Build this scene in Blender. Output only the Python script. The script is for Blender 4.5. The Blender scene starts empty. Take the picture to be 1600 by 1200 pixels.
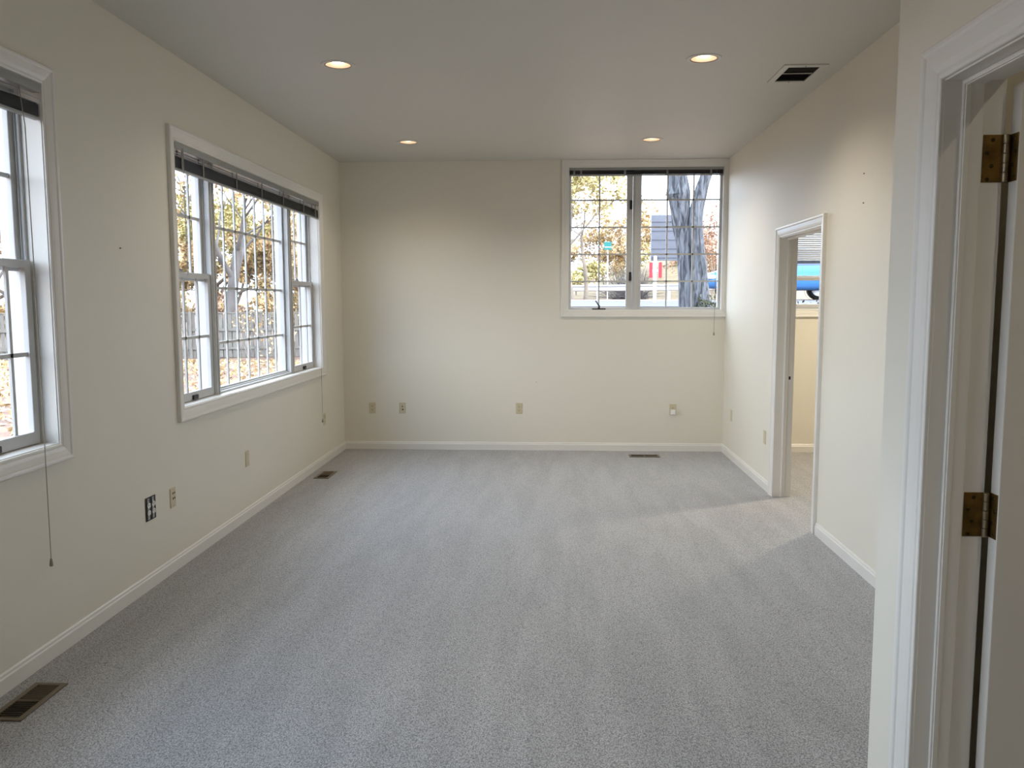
import bpy, bmesh, math, random
from mathutils import Vector, Matrix, Euler
import numpy as np

# ------------------------------------------------------------------ camera
S = bpy.context.scene
COL = S.collection
cam = bpy.data.cameras.new('camera'); co = bpy.data.objects.new('camera', cam); COL.objects.link(co)
S.camera = co
cam.sensor_fit = 'HORIZONTAL'; cam.sensor_width = 36.0
cam.lens = 36.0 * 1298.0 / 1600.0
cam.clip_start = 0.02; cam.clip_end = 400
_p, _y, _r = 0.0995, -0.0475, -0.0012
_f = Vector((math.sin(_y) * math.cos(_p), math.cos(_y) * math.cos(_p), -math.sin(_p)))
_rt = Vector((math.cos(_y), -math.sin(_y), 0)); _up = _rt.cross(_f)
_r2 = math.cos(_r) * _rt + math.sin(_r) * _up
_u2 = -math.sin(_r) * _rt + math.cos(_r) * _up
co.matrix_world = Matrix(((_r2.x, _u2.x, -_f.x, 0), (_r2.y, _u2.y, -_f.y, 0), (_r2.z, _u2.z, -_f.z, 1.55), (0, 0, 0, 1)))

# ------------------------------------------------------------------ colour management and exposure
S.view_settings.view_transform = 'Standard'; S.view_settings.look = 'None'
S.view_settings.gamma = 1.0; S.view_settings.use_curve_mapping = False
S.view_settings.exposure = 0.84
S.cycles.use_denoising = True
S.cycles.max_bounces = 12; S.cycles.diffuse_bounces = 8; S.cycles.glossy_bounces = 4
S.cycles.transparent_max_bounces = 24; S.cycles.transmission_bounces = 4
S.cycles.sample_clamp_indirect = 6.0
S.cycles.caustics_reflective = False; S.cycles.caustics_refractive = False

# ------------------------------------------------------------------ world: hazy bright sky with thin blue breaks
SKY = 4.5
W = bpy.data.worlds.new('sky'); S.world = W; W.use_nodes = True
nt = W.node_tree; nt.nodes.clear()
def N(t, typ, **k):
    n = t.nodes.new(typ)
    for a, b in k.items(): setattr(n, a, b)
    return n
out = N(nt, 'ShaderNodeOutputWorld'); bg = N(nt, 'ShaderNodeBackground')
tc = N(nt, 'ShaderNodeTexCoord'); sep = N(nt, 'ShaderNodeSeparateXYZ')
mp = N(nt, 'ShaderNodeMapping'); mp.inputs['Scale'].default_value = (1, 1, 3.0)
no = N(nt, 'ShaderNodeTexNoise'); no.inputs['Scale'].default_value = 2.2; no.inputs['Detail'].default_value = 6
cr = N(nt, 'ShaderNodeValToRGB')
cr.color_ramp.elements[0].position = 0.40; cr.color_ramp.elements[0].color = (0.48, 0.69, 1.0, 1)
cr.color_ramp.elements[1].position = 0.56; cr.color_ramp.elements[1].color = (0.91, 0.945, 1.0, 1)
lo = N(nt, 'ShaderNodeMapRange'); lo.inputs[1].default_value = -0.02; lo.inputs[2].default_value = 0.02
mx = N(nt, 'ShaderNodeMix', data_type='RGBA'); mx.inputs[6].default_value = (0.16, 0.14, 0.11, 1)
nt.links.new(tc.outputs['Generated'], mp.inputs[0]); nt.links.new(mp.outputs[0], no.inputs['Vector'])
nt.links.new(no.outputs[0], cr.inputs[0]); nt.links.new(tc.outputs['Generated'], sep.inputs[0])
nt.links.new(sep.outputs[2], lo.inputs[0]); nt.links.new(lo.outputs[0], mx.inputs[0])
nt.links.new(cr.outputs[0], mx.inputs[7]); nt.links.new(mx.outputs[2], bg.inputs[0])
bg.inputs[1].default_value = SKY
nt.links.new(bg.outputs[0], out.inputs[0])
W.cycles.sampling_method = 'MANUAL'; W.cycles.sample_map_resolution = 512

# ------------------------------------------------------------------ sun: low autumn sun from behind the building
sl = bpy.data.lights.new('sun', 'SUN'); sl.energy = 2.2; sl.angle = math.radians(1.5); sl.color = (1.0, 0.86, 0.66)
so = bpy.data.objects.new('sun', sl); COL.objects.link(so)
so.rotation_euler = Vector((-0.80, 0.30, -0.50)).to_track_quat('-Z', 'Y').to_euler()

# window portals: they guide sky sampling and give off nothing themselves
def portal(name, loc, rot, sx, sy):
    l = bpy.data.lights.new(name, 'AREA'); l.shape = 'RECTANGLE'; l.size = sx; l.size_y = sy
    l.cycles.is_portal = True
    o = bpy.data.objects.new(name, l); COL.objects.link(o); o.location = loc
    o.rotation_euler = Vector(rot).to_track_quat('-Z', 'Y').to_euler()

# ------------------------------------------------------------------ dimensions
XL, XR, YB, H, XN, YN = -2.1737, 1.7663, 8.5715, 2.9636, 0.862, 2.19
WT = 0.186                      # outer wall thickness
YR = -1.9                       # rear wall
D2 = (5.575, 6.585)             # doorway in the right wall
D1 = (1.11, 1.925)              # near doorway
DH = 2.035
WL = [(0.545, 3.53, 0.925, 2.47), (4.775, 7.76, 0.925, 2.47)]
WB = (0.170, 1.722, 1.457, 2.892)
WO = (2.20, 3.752, 1.457, 2.892)

portal('portal_window_1', (XL - WT - .03, 2.04, 1.70), (1, 0, 0), 3.0, 1.6)
portal('portal_window_2', (XL - WT - .03, 6.27, 1.70), (1, 0, 0), 3.0, 1.6)
portal('portal_window_3', (0.946, YB + WT + .03, 2.17), (0, -1, 0), 1.6, 1.5)
portal('portal_window_4', (2.976, YB + WT + .03, 2.17), (0, -1, 0), 1.6, 1.5)

# ------------------------------------------------------------------ materials
def newmat(name):
    m = bpy.data.materials.new(name); m.use_nodes = True
    t = m.node_tree; b = t.nodes['Principled BSDF']
    return m, t, b
def pos(t, scale=(1, 1, 1)):
    g = N(t, 'ShaderNodeNewGeometry'); mpn = N(t, 'ShaderNodeMapping'); mpn.inputs['Scale'].default_value = scale
    t.links.new(g.outputs['Position'], mpn.inputs[0]); return mpn.outputs[0]
def simple(name, col, rough=0.5, metal=0.0, nscale=0, namt=0.08, bump=0.0, bscale=None, emit=None, es=0, spec=0.5, stretch=(1, 1, 1)):
    m, t, b = newmat(name)
    b.inputs['Roughness'].default_value = rough; b.inputs['Metallic'].default_value = metal
    b.inputs['Specular IOR Level'].default_value = spec
    c = (*col, 1)
    if nscale:
        n = N(t, 'ShaderNodeTexNoise'); n.inputs['Scale'].default_value = nscale; n.inputs['Detail'].default_value = 4
        t.links.new(pos(t, stretch), n.inputs['Vector'])
        r = N(t, 'ShaderNodeValToRGB')
        r.color_ramp.elements[0].position = .3; r.color_ramp.elements[1].position = .7
        r.color_ramp.elements[0].color = tuple(max(0, x * (1 - namt)) for x in col) + (1,)
        r.color_ramp.elements[1].color = tuple(min(1, x * (1 + namt)) for x in col) + (1,)
        t.links.new(n.outputs[0], r.inputs[0]); t.links.new(r.outputs[0], b.inputs['Base Color'])
    else:
        b.inputs['Base Color'].default_value = c
    if bump:
        n2 = N(t, 'ShaderNodeTexNoise'); n2.inputs['Scale'].default_value = bscale or 200; n2.inputs['Detail'].default_value = 3
        t.links.new(pos(t, stretch), n2.inputs['Vector'])
        bp = N(t, 'ShaderNodeBump'); bp.inputs['Strength'].default_value = bump; bp.inputs['Distance'].default_value = 0.002
        t.links.new(n2.outputs[0], bp.inputs['Height']); t.links.new(bp.outputs[0], b.inputs['Normal'])
    if emit:
        b.inputs['Emission Color'].default_value = (*emit, 1); b.inputs['Emission Strength'].default_value = es
    return m

M = {}
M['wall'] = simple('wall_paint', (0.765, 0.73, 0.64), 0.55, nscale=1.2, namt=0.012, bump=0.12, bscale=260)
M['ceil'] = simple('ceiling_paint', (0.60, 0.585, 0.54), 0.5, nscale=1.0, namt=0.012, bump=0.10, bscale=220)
M['trim'] = simple('trim_paint', (0.775, 0.755, 0.715), 0.32, nscale=4, namt=0.015)
M['sash'] = simple('white_vinyl', (0.52, 0.52, 0.515), 0.35, nscale=6, namt=0.015)
M['ext'] = simple('exterior_siding', (0.70, 0.70, 0.68), 0.6, nscale=3, namt=0.05)
M['slab'] = simple('door_paint', (0.72, 0.70, 0.66), 0.4, nscale=5, namt=0.02)
M['ivory'] = simple('ivory_plastic', (0.60, 0.53, 0.37), 0.35, nscale=20, namt=0.02)
M['white'] = simple('white_plastic', (0.85, 0.85, 0.84), 0.35, nscale=20, namt=0.02)
M['black'] = simple('black_plastic', (0.012, 0.011, 0.010), 0.5, nscale=40, namt=0.2)
M['dark'] = simple('dark_metal', (0.045, 0.038, 0.032), 0.4, 0.6, nscale=40, namt=0.2)
M['duct'] = simple('dark_duct', (0.02, 0.018, 0.016), 0.8, nscale=30, namt=0.3)
M['brass'] = simple('aged_brass', (0.17, 0.10, 0.025), 0.38, 0.75, nscale=30, namt=0.35)
M['pin'] = simple('worn_hinge_pin', (0.45, 0.38, 0.28), 0.28, 0.9, nscale=60, namt=0.15)
M['screw'] = simple('screw_metal', (0.05, 0.035, 0.015), 0.4, 0.8, nscale=60, namt=0.2)
M['register'] = simple('brown_register_enamel', (0.16, 0.125, 0.082), 0.4, 0.3, nscale=30, namt=0.1)
M['grille'] = simple('painted_grille', (0.60, 0.585, 0.54), 0.45, nscale=20, namt=0.02)
M['head'] = simple('blind_headrail', (0.30, 0.31, 0.30), 0.35, 0.3, nscale=15, namt=0.04)
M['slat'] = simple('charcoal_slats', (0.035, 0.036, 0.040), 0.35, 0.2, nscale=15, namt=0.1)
M['slatlit'] = simple('lit_grey_slats', (0.55, 0.56, 0.57), 0.35, 0.1, nscale=15, namt=0.04)  # outdoor light on the tilted slats is put into this paler colour
M['tape'] = simple('ladder_cord', (0.22, 0.22, 0.21), 0.8, nscale=60, namt=0.1)
M['cord'] = simple('pull_cord', (0.30, 0.27, 0.22), 0.8, nscale=60, namt=0.1)
M['reflector'] = simple('peach_reflector', (0.70, 0.54, 0.42), 0.3, 0.3, nscale=30, namt=0.02)
M['ring'] = simple('downlight_trim', (0.62, 0.60, 0.56), 0.35, nscale=30, namt=0.02)
M['ringdark'] = simple('downlight_lip', (0.10, 0.08, 0.06), 0.4, nscale=30, namt=0.1)
M['bulb'] = simple('lit_bulb', (1, 0.95, 0.85), 0.4, nscale=10, namt=0.01, emit=(1.0, 0.90, 0.74), es=3.6)

def glassmat():
    m = bpy.data.materials.new('window_glass'); m.use_nodes = True; t = m.node_tree; t.nodes.clear()
    o = N(t, 'ShaderNodeOutputMaterial'); a = N(t, 'ShaderNodeBsdfTransparent'); g = N(t, 'ShaderNodeBsdfGlossy')
    a.inputs[0].default_value = (0.95, 0.965, 0.96, 1); g.inputs['Roughness'].default_value = 0.02
    x = N(t, 'ShaderNodeMixShader'); f = N(t, 'ShaderNodeFresnel'); f.inputs[0].default_value = 1.25
    t.links.new(f.outputs[0], x.inputs[0]); t.links.new(a.outputs[0], x.inputs[1]); t.links.new(g.outputs[0], x.inputs[2])
    t.links.new(x.outputs[0], o.inputs[0]); return m
M['glass'] = glassmat()
def clearplastic():
    m = bpy.data.materials.new('clear_wand'); m.use_nodes = True; t = m.node_tree; t.nodes.clear()
    o = N(t, 'ShaderNodeOutputMaterial'); a = N(t, 'ShaderNodeBsdfTransparent'); g = N(t, 'ShaderNodeBsdfDiffuse')
    g.inputs[0].default_value = (0.5, 0.5, 0.5, 1); x = N(t, 'ShaderNodeMixShader'); x.inputs[0].default_value = 0.45
    t.links.new(a.outputs[0], x.inputs[1]); t.links.new(g.outputs[0], x.inputs[2]); t.links.new(x.outputs[0], o.inputs[0]); return m
M['wand'] = clearplastic()

def carpetmat():
    m, t, b = newmat('loop_pile_carpet'); L = t.links
    b.inputs['Roughness'].default_value = 0.95; b.inputs['Specular IOR Level'].default_value = 0.12
    b.inputs['Sheen Weight'].default_value = 0.25; b.inputs['Sheen Roughness'].default_value = 0.5
    v = N(t, 'ShaderNodeTexVoronoi'); v.inputs['Scale'].default_value = 230
    L.new(pos(t, (1.0, 0.72, 1)), v.inputs['Vector'])
    r = N(t, 'ShaderNodeValToRGB'); e = r.color_ramp.elements
    e[0].position = 0.05; e[0].color = (1, 1, 1, 1); e[1].position = 0.80; e[1].color = (0.40, 0.39, 0.385, 1)
    L.new(v.outputs['Distance'], r.inputs[0])
    n = N(t, 'ShaderNodeTexNoise'); n.inputs['Scale'].default_value = 170; n.inputs['Detail'].default_value = 3
    L.new(pos(t, (1.0, 0.6, 1)), n.inputs['Vector'])
    r2 = N(t, 'ShaderNodeValToRGB'); e = r2.color_ramp.elements
    e[0].position = 0.34; e[0].color = (0.41, 0.412, 0.42, 1); e[1].position = 0.64; e[1].color = (0.70, 0.702, 0.715, 1)
    L.new(n.outputs[0], r2.inputs[0])
    mu = N(t, 'ShaderNodeMix', data_type='RGBA', blend_type='MULTIPLY'); mu.inputs[0].default_value = 1
    L.new(r.outputs[0], mu.inputs[6]); L.new(r2.outputs[0], mu.inputs[7])
    # vacuum strokes left in the pile: long soft streaks
    n3 = N(t, 'ShaderNodeTexNoise'); n3.inputs['Scale'].default_value = 2.6; n3.inputs['Detail'].default_value = 3; n3.inputs['Distortion'].default_value = 0.6
    L.new(pos(t, (2.6, 0.42, 1)), n3.inputs['Vector'])
    r3 = N(t, 'ShaderNodeValToRGB'); e = r3.color_ramp.elements
    e[0].position = 0.38; e[0].color = (0.94, 0.94, 0.94, 1); e[1].position = 0.62; e[1].color = (1.06, 1.06, 1.06, 1)
    L.new(n3.outputs[0], r3.inputs[0])
    mu2 = N(t, 'ShaderNodeMix', data_type='RGBA', blend_type='MULTIPLY'); mu2.inputs[0].default_value = 1
    L.new(mu.outputs[2], mu2.inputs[6]); L.new(r3.outputs[0], mu2.inputs[7])
    L.new(mu2.outputs[2], b.inputs['Base Color'])
    bp = N(t, 'ShaderNodeBump'); bp.inputs['Strength'].default_value = 0.5; bp.inputs['Distance'].default_value = 0.003; bp.invert = True
    L.new(v.outputs['Distance'], bp.inputs['Height']); L.new(bp.outputs[0], b.inputs['Normal'])
    return m
M['carpet'] = carpetmat()

# outdoors
def leafmat(name, c1, c2, rough=0.6):
    m, t, b = newmat(name)
    oi = N(t, 'ShaderNodeTexNoise'); oi.inputs['Scale'].default_value = 1.7; oi.inputs['Detail'].default_value = 8
    t.links.new(pos(t), oi.inputs['Vector'])
    r = N(t, 'ShaderNodeValToRGB'); r.color_ramp.elements[0].position = .35; r.color_ramp.elements[1].position = .65
    r.color_ramp.elements[0].color = (*c1, 1); r.color_ramp.elements[1].color = (*c2, 1)
    t.links.new(oi.outputs[0], r.inputs[0]); t.links.new(r.outputs[0], b.inputs['Base Color'])
    b.inputs['Roughness'].default_value = rough
    return m
M['leafgold'] = leafmat('golden_leaves', (0.36, 0.235, 0.11), (0.54, 0.42, 0.23))
M['leafyellow'] = leafmat('yellow_green_leaves', (0.34, 0.29, 0.11), (0.52, 0.46, 0.22))
M['leafrust'] = leafmat('rust_leaves', (0.32, 0.18, 0.115), (0.48, 0.32, 0.21))
M['leafgreen'] = leafmat('dark_green_leaves', (0.015, 0.02, 0.01), (0.05, 0.06, 0.03))
M['twig'] = leafmat('pale_twigs', (0.12, 0.10, 0.085), (0.24, 0.20, 0.16), 0.85)
M['greytwig'] = leafmat('grey_twigs', (0.07, 0.065, 0.065), (0.14, 0.13, 0.13), 0.85)
M['fence'] = simple('weathered_boards', (0.135, 0.13, 0.12), 0.85, nscale=6, namt=0.25, stretch=(6, 6, 0.6))
M['steel'] = simple('galvanised_steel', (0.42, 0.43, 0.45), 0.45, 0.3, nscale=8, namt=0.06)
M['signback'] = simple('grey_sign_back', (0.11, 0.115, 0.14), 0.5, 0.1, nscale=5, namt=0.08)
M['red'] = simple('red_reflective', (0.32, 0.018, 0.035), 0.4, nscale=30, namt=0.05)
M['teal'] = simple('teal_sign', (0.008, 0.17, 0.165), 0.4, nscale=30, namt=0.05)
M['carblue'] = simple('blue_car_paint', (0.05, 0.17, 0.42), 0.18, 0.25, nscale=3, namt=0.03)
M['carglass'] = simple('car_window', (0.04, 0.07, 0.12), 0.05, 0.0, nscale=3, namt=0.05)
M['tyre'] = simple('tyre_rubber', (0.03, 0.03, 0.03), 0.8, nscale=30, namt=0.2)
M['rim'] = simple('alloy_rim', (0.62, 0.63, 0.65), 0.25, 0.8, nscale=30, namt=0.05)
M['lamp'] = simple('car_lamp', (0.75, 0.75, 0.72), 0.1, nscale=30, namt=0.03)
def barkmat():
    m, t, b = newmat('furrowed_bark'); L = t.links; b.inputs['Roughness'].default_value = 0.9
    n = N(t, 'ShaderNodeTexNoise'); n.inputs['Scale'].default_value = 11; n.inputs['Detail'].default_value = 8; n.inputs['Distortion'].default_value = 0.8
    L.new(pos(t, (1.6, 1.6, 0.28)), n.inputs['Vector'])
    r = N(t, 'ShaderNodeValToRGB'); e = r.color_ramp.elements
    e[0].position = .40; e[0].color = (0.022, 0.025, 0.032, 1); e[1].position = .60; e[1].color = (0.12, 0.13, 0.15, 1)
    L.new(n.outputs[0], r.inputs[0]); L.new(r.outputs[0], b.inputs['Base Color'])
    bp = N(t, 'ShaderNodeBump'); bp.inputs['Strength'].default_value = 1; bp.inputs['Distance'].default_value = 0.05
    L.new(n.outputs[0], bp.inputs['Height']); L.new(bp.outputs[0], b.inputs['Normal'])
    return m
M['bark'] = barkmat()
def groundmat():
    m, t, b = newmat('leaf_littered_ground'); L = t.links; b.inputs['Roughness'].default_value = 0.95
    n = N(t, 'ShaderNodeTexNoise'); n.inputs['Scale'].default_value = 2.2; n.inputs['Detail'].default_value = 10; n.inputs['Roughness'].default_value = 0.75
    L.new(pos(t), n.inputs['Vector'])
    r = N(t, 'ShaderNodeValToRGB'); e = r.color_ramp.elements
    e[0].position = .38; e[0].color = (0.09, 0.055, 0.045, 1); e[1].position = .62; e[1].color = (0.24, 0.17, 0.10, 1)
    k = r.color_ramp.elements.new(.5); k.color = (0.15, 0.085, 0.06, 1)
    L.new(n.outputs[0], r.inputs[0]); L.new(r.outputs[0], b.inputs['Base Color'])
    return m
M['ground'] = groundmat()
M['straw'] = simple('straw_grass', (0.17, 0.13, 0.075), 0.95, nscale=3, namt=0.3, stretch=(1, 1, 3))
M['asphalt'] = simple('asphalt', (0.075, 0.074, 0.08), 0.85, nscale=20, namt=0.08)

# ------------------------------------------------------------------ mesh helpers
class MB:
    def __init__(s): s.v = []; s.f = []
    def add(s, vs, fs):
        b = len(s.v); s.v += [tuple(v) for v in vs]; s.f += [tuple(b + i for i in f) for f in fs]; return s
    def box(s, x0, x1, y0, y1, z0, z1):
        return s.add([(x0, y0, z0), (x1, y0, z0), (x1, y1, z0), (x0, y1, z0), (x0, y0, z1), (x1, y0, z1), (x1, y1, z1), (x0, y1, z1)],
                     [(0, 3, 2, 1), (4, 5, 6, 7), (0, 1, 5, 4), (1, 2, 6, 5), (2, 3, 7, 6), (3, 0, 4, 7)])
    def tube(s, pts, rad, n=8, cap=True):
        pts = [Vector(p) for p in pts]; k = len(pts)
        if not isinstance(rad, (list, tuple)): rad = [rad] * k
        ring = []
        ref = Vector((0, 0, 1))
        for i, p in enumerate(pts):
            d = (pts[min(i + 1, k - 1)] - pts[max(i - 1, 0)]).normalized()
            a = ref if abs(d.dot(ref)) < 0.9 else Vector((1, 0, 0))
            e1 = d.cross(a).normalized(); e2 = d.cross(e1)
            ring.append([p + (e1 * math.cos(q * 2 * math.pi / n) + e2 * math.sin(q * 2 * math.pi / n)) * rad[i] for q in range(n)])
        vs = [v for r in ring for v in r]; fs = []
        for i in range(k - 1):
            for q in range(n):
                fs.append((i * n + q, i * n + (q + 1) % n, (i + 1) * n + (q + 1) % n, (i + 1) * n + q))
        if cap: fs += [tuple(range(n))[::-1], tuple((k - 1) * n + q for q in range(n))]
        return s.add(vs, fs)
    def lathe(s, prof, c=(0, 0, 0), n=32, axis='Z', close=False):
        vs = []; fs = []
        for r, h in prof:
            for q in range(n):
                a = q * 2 * math.pi / n; x, y = r * math.cos(a), r * math.sin(a)
                v = {'Z': (x, y, h), 'Y': (x, h, y), 'X': (h, x, y)}[axis]
                vs.append((v[0] + c[0], v[1] + c[1], v[2] + c[2]))
        m = len(prof)
        for i in range(m - 1 + (1 if close else 0)):
            j = (i + 1) % m
            for q in range(n): fs.append((i * n + q, i * n + (q + 1) % n, j * n + (q + 1) % n, j * n + q))
        if not close:
            if prof[0][0] > 1e-6: pass
        return s.add(vs, fs)
    def disc(s, c, r, n=24, axis='Z'):
        vs = []
        for q in range(n):
            a = q * 2 * math.pi / n; x, y = r * math.cos(a), r * math.sin(a)
            v = {'Z': (x, y, 0), 'Y': (x, 0, y), 'X': (0, x, y)}[axis]
            vs.append((v[0] + c[0], v[1] + c[1], v[2] + c[2]))
        return s.add(vs, [tuple(range(n))])
    def build(s, name, mat, parent=None, bevel=0, smooth=False, recalc=True, seg=2):
        me = bpy.data.meshes.new(name); me.from_pydata(s.v, [], s.f); me.update()
        if recalc or bevel:
            bm = bmesh.new(); bm.from_mesh(me); bmesh.ops.remove_doubles(bm, verts=bm.verts, dist=1e-6) if recalc else None
            bmesh.ops.recalc_face_normals(bm, faces=bm.faces); bm.to_mesh(me); bm.free()
        o = bpy.data.objects.new(name, me); COL.objects.link(o); me.materials.append(mat)
        if smooth:
            me.polygons.foreach_set('use_smooth', [True] * len(me.polygons))
        if bevel:
            b = o.modifiers.new('bevel', 'BEVEL'); b.width = bevel; b.segments = seg; b.limit_method = 'ANGLE'; b.angle_limit = math.radians(40)
        if parent: o.parent = parent
        return o
def empty(name, loc=(0, 0, 0), rz=0.0, parent=None):
    o = bpy.data.objects.new(name, None); COL.objects.link(o); o.location = loc; o.rotation_euler = (0, 0, rz)
    o.empty_display_size = 0.05
    if parent: o.parent = parent
    return o
def tag(o, label=None, cat=None, group=None, kind=None):
    if label: o['label'] = label
    if cat: o['category'] = cat
    if group: o['group'] = group
    if kind: o['kind'] = kind
    return o
def copy_tree(o, parent=None):
    c = o.copy(); COL.objects.link(c); c.parent = parent
    for ch in list(o.children): copy_tree(ch, c)
    return c
def strut(o, label=None): return tag(o, label, None, None, 'structure')

def grid_wall(mapf, a0, a1, b0, b1, t0, t1, holes):
    """a wall with rectangular openings; mapf(a, b, t) -> xyz"""
    A = sorted({a0, a1, *[h[0] for h in holes], *[h[1] for h in holes]})
    B = sorted({b0, b1, *[h[2] for h in holes], *[h[3] for h in holes]})
    A = [x for x in A if a0 <= x <= a1]; B = [x for x in B if b0 <= x <= b1]
    def solid(i, j):
        if i < 0 or j < 0 or i >= len(A) - 1 or j >= len(B) - 1: return False
        ca, cb = (A[i] + A[i + 1]) / 2, (B[j] + B[j + 1]) / 2
        return not any(h[0] < ca < h[1] and h[2] < cb < h[3] for h in holes)
    m = MB()
    for i in range(len(A) - 1):
        for j in range(len(B) - 1):
            if not solid(i, j): continue
            q = [(A[i], B[j]), (A[i + 1], B[j]), (A[i + 1], B[j + 1]), (A[i], B[j + 1])]
            m.add([mapf(a, b, t0) for a, b in q] + [mapf(a, b, t1) for a, b in q], [(0, 1, 2, 3), (7, 6, 5, 4)])
            for di, dj, e in ((0, -1, (0, 1)), (1, 0, (1, 2)), (0, 1, (2, 3)), (-1, 0, (3, 0))):
                if not solid(i + di, j + dj):
                    p, r = q[e[0]], q[e[1]]
                    m.add([mapf(*p, t0), mapf(*r, t0), mapf(*r, t1), mapf(*p, t1)], [(0, 1, 2, 3)])
    return m

CASING = [(0, 0), (0, .009), (.002, .011), (.008, .012), (.010, .0095), (.012, .0095), (.016, .013), (.030, .016), (.050, .0185), (.056, .019), (.060, .0225), (.066, .024), (.074, .024), (.078, .021), (.078, 0)]
def molding(mapf, a0, a1, b0, b1, prof, closed=True):
    """mitred moulding round an opening (a0..a1, b0..b1); open at the bottom when closed is False"""
    m = MB(); k = len(prof); vs = []
    if closed: corners = [(a0, b0, -1, -1), (a1, b0, 1, -1), (a1, b1, 1, 1), (a0, b1, -1, 1)]
    else: corners = [(a0, b0, -1, 0), (a0, b1, -1, 1), (a1, b1, 1, 1), (a1, b0, 1, 0)]
    for (a, b, sa, sb) in corners:
        for w, t in prof: vs.append(mapf(a + sa * w, b + sb * w, t))
    fs = []
    n = len(corners)
    for c in range(n if closed else n - 1):
        d = (c + 1) % n
        for i in range(k - 1): fs.append((c * k + i, c * k + i + 1, d * k + i + 1, d * k + i))
    if not closed: fs += [tuple(range(k)), tuple((n - 1) * k + i for i in range(k))]
    m.add(vs, fs); return m

def rectframe(mapf, a0, a1, b0, b1, wa0, wa1, wb0, wb1, t0, t1):
    return grid_wall(mapf, a0, a1, b0, b1, t0, t1, [(a0 + wa0, a1 - wa1, b0 + wb0, b1 - wb1)])

# maps for the walls: t grows INTO the room
mL = lambda a, b, t: (XL + t, a, b)
mB = lambda a, b, t: (a, YB - t, b)
mR = lambda a, b, t: (XR - t, a, b)
mN = lambda a, b, t: (XN - t, a, b)

# ================================================================== ROOM SHELL
XE = 5.4
strut(grid_wall(mL, YR - .12, YB + WT, -0.7, H + .12, 0, -WT, [w for w in WL]).build('wall_left', M['wall']))
strut(grid_wall(mB, XL - WT, XE + .12, -0.7, H + .12, 0, -WT, [WB, WO]).build('wall_back', M['wall']))
strut(grid_wall(mR, YN - .12, YB, 0, H, 0, -.12, [(D2[0], D2[1], 0, DH)]).build('wall_right', M['wall']))
strut(grid_wall(mN, YR, YN, 0, H, 0, -.12, [(D1[0], D1[1], 0, DH)]).build('wall_hall', M['wall'], bevel=.003))
strut(MB().box(XN + .12, XR + .0, YN - .12, YN, 0, H).build('wall_return', M['wall']))
strut(MB().box(XL, 3.0, YR - .12, YR, 0, H).build('wall_rear', M['wall']))
strut(MB().box(2.6, 2.72, YR, YN - .12, 0, H).build('wall_closet', M['wall']))
strut(MB().box(XE, XE + .12, 3.9, YB, 0, H).build('wall_office_right', M['wall']))
strut(MB().box(XR + .12, XE, 3.9, 4.02, 0, H).build('wall_office_front', M['wall']))
strut(MB().box(XR + .12, 2.72, YN - .12, YN, 0, H).build('wall_closet_back', M['wall']))

strut(MB().box(XL, XE, YR, YB, -.05, 0).build('floor', M['carpet']), 'grey loop pile carpet')

# ceiling with round holes for the recessed lamps and a square one for the air diffuser
LAMPS = [(-1.286, 5.10), (0.887, 5.08), (-1.283, 7.543), (0.874, 7.54), (-1.286, 2.66), (-1.286, 0.25), (3.2, 7.3), (1.75, .70)]  # last entry is an added, unseen lamp that brightens the open door leaf
DIF = (1.432, 1.622, 5.275, 5.605)
def ceiling():
    R, q = 0.083, 0.12
    holes = [(x - q, x + q, y - q, y + q) for x, y in LAMPS] + [(DIF[0], DIF[1], DIF[2], DIF[3])]
    m = grid_wall(lambda a, b, t: (a, b, H + t), XL, XE, YR, YB, 0, .10, holes)
    n = 40
    for x, y in LAMPS:
        vs = []
        for i in range(n):
            a = 2 * math.pi * i / n; c, s_ = math.cos(a), math.sin(a); k = q / max(abs(c), abs(s_))
            vs.append((x + R * c, y + R * s_, H)); vs.append((x + k * c, y + k * s_, H))
        fs = [(2 * i, 2 * i + 1, (2 * i + 3) % (2 * n), (2 * i + 2) % (2 * n)) for i in range(n)]
        # square corners of the patch
        m.add(vs, fs)
        for sx in (-1, 1):
            for sy in (-1, 1):
                pts = [(x + sx * q, y + sy * q, H)]
                ring = [vs[2 * i + 1] for i in range(n)]
                near = sorted(ring, key=lambda v: (v[0] - pts[0][0]) ** 2 + (v[1] - pts[0][1]) ** 2)[:2]
                m.add([pts[0], near[0], near[1]], [(0, 1, 2)])
    return m
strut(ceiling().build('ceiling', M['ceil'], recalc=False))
strut(MB().box(XL - WT, XE + .12, YR - .12, YB + WT, H + .30, H + .40).build('ceiling_roof_slab', M['ext']))

# baseboards
BP = [(0, 0), (.013, 0), (.013, .058), (.0125, .062), (.009, .066), (.008, .070), (.009, .073), (.007, .079), (.004, .083), (0, .083)]
def base(name, mapf, a0, a1, e0=0, e1=0):
    """run from a0 to a1 along the wall, e = +1 mitres an inner corner"""
    vs = [mapf(a0 + e0 * t, z, t) for t, z in BP] + [mapf(a1 - e1 * t, z, t) for t, z in BP]
    k = len(BP); fs = [(i, (i + 1) % k, k + (i + 1) % k, k + i) for i in range(k)] + [tuple(range(k)), tuple(range(k, 2 * k))]
    return strut(MB().add(vs, fs).build(name, M['trim']))
base('baseboard_left', mL, YR, YB, 1, 1)
base('baseboard_back', mB, XL, XR, 1, 1)
base('baseboard_right', mR, D2[1] + .078, YB, 0, 1)
base('baseboard_right_near', mR, YN, D2[0] - .078, 1, 0)
base('baseboard_hall', mN, D1[1] + .083, YN, 0, 0)
base('baseboard_hall_near', mN, YR, D1[0] - .083, 0, 0)
base('baseboard_return', lambda a, b, t: (a, YN + t, b), XN, XR, 0, 1)
base('baseboard_office', mB, XR + .12, XE, 1, 1)

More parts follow.
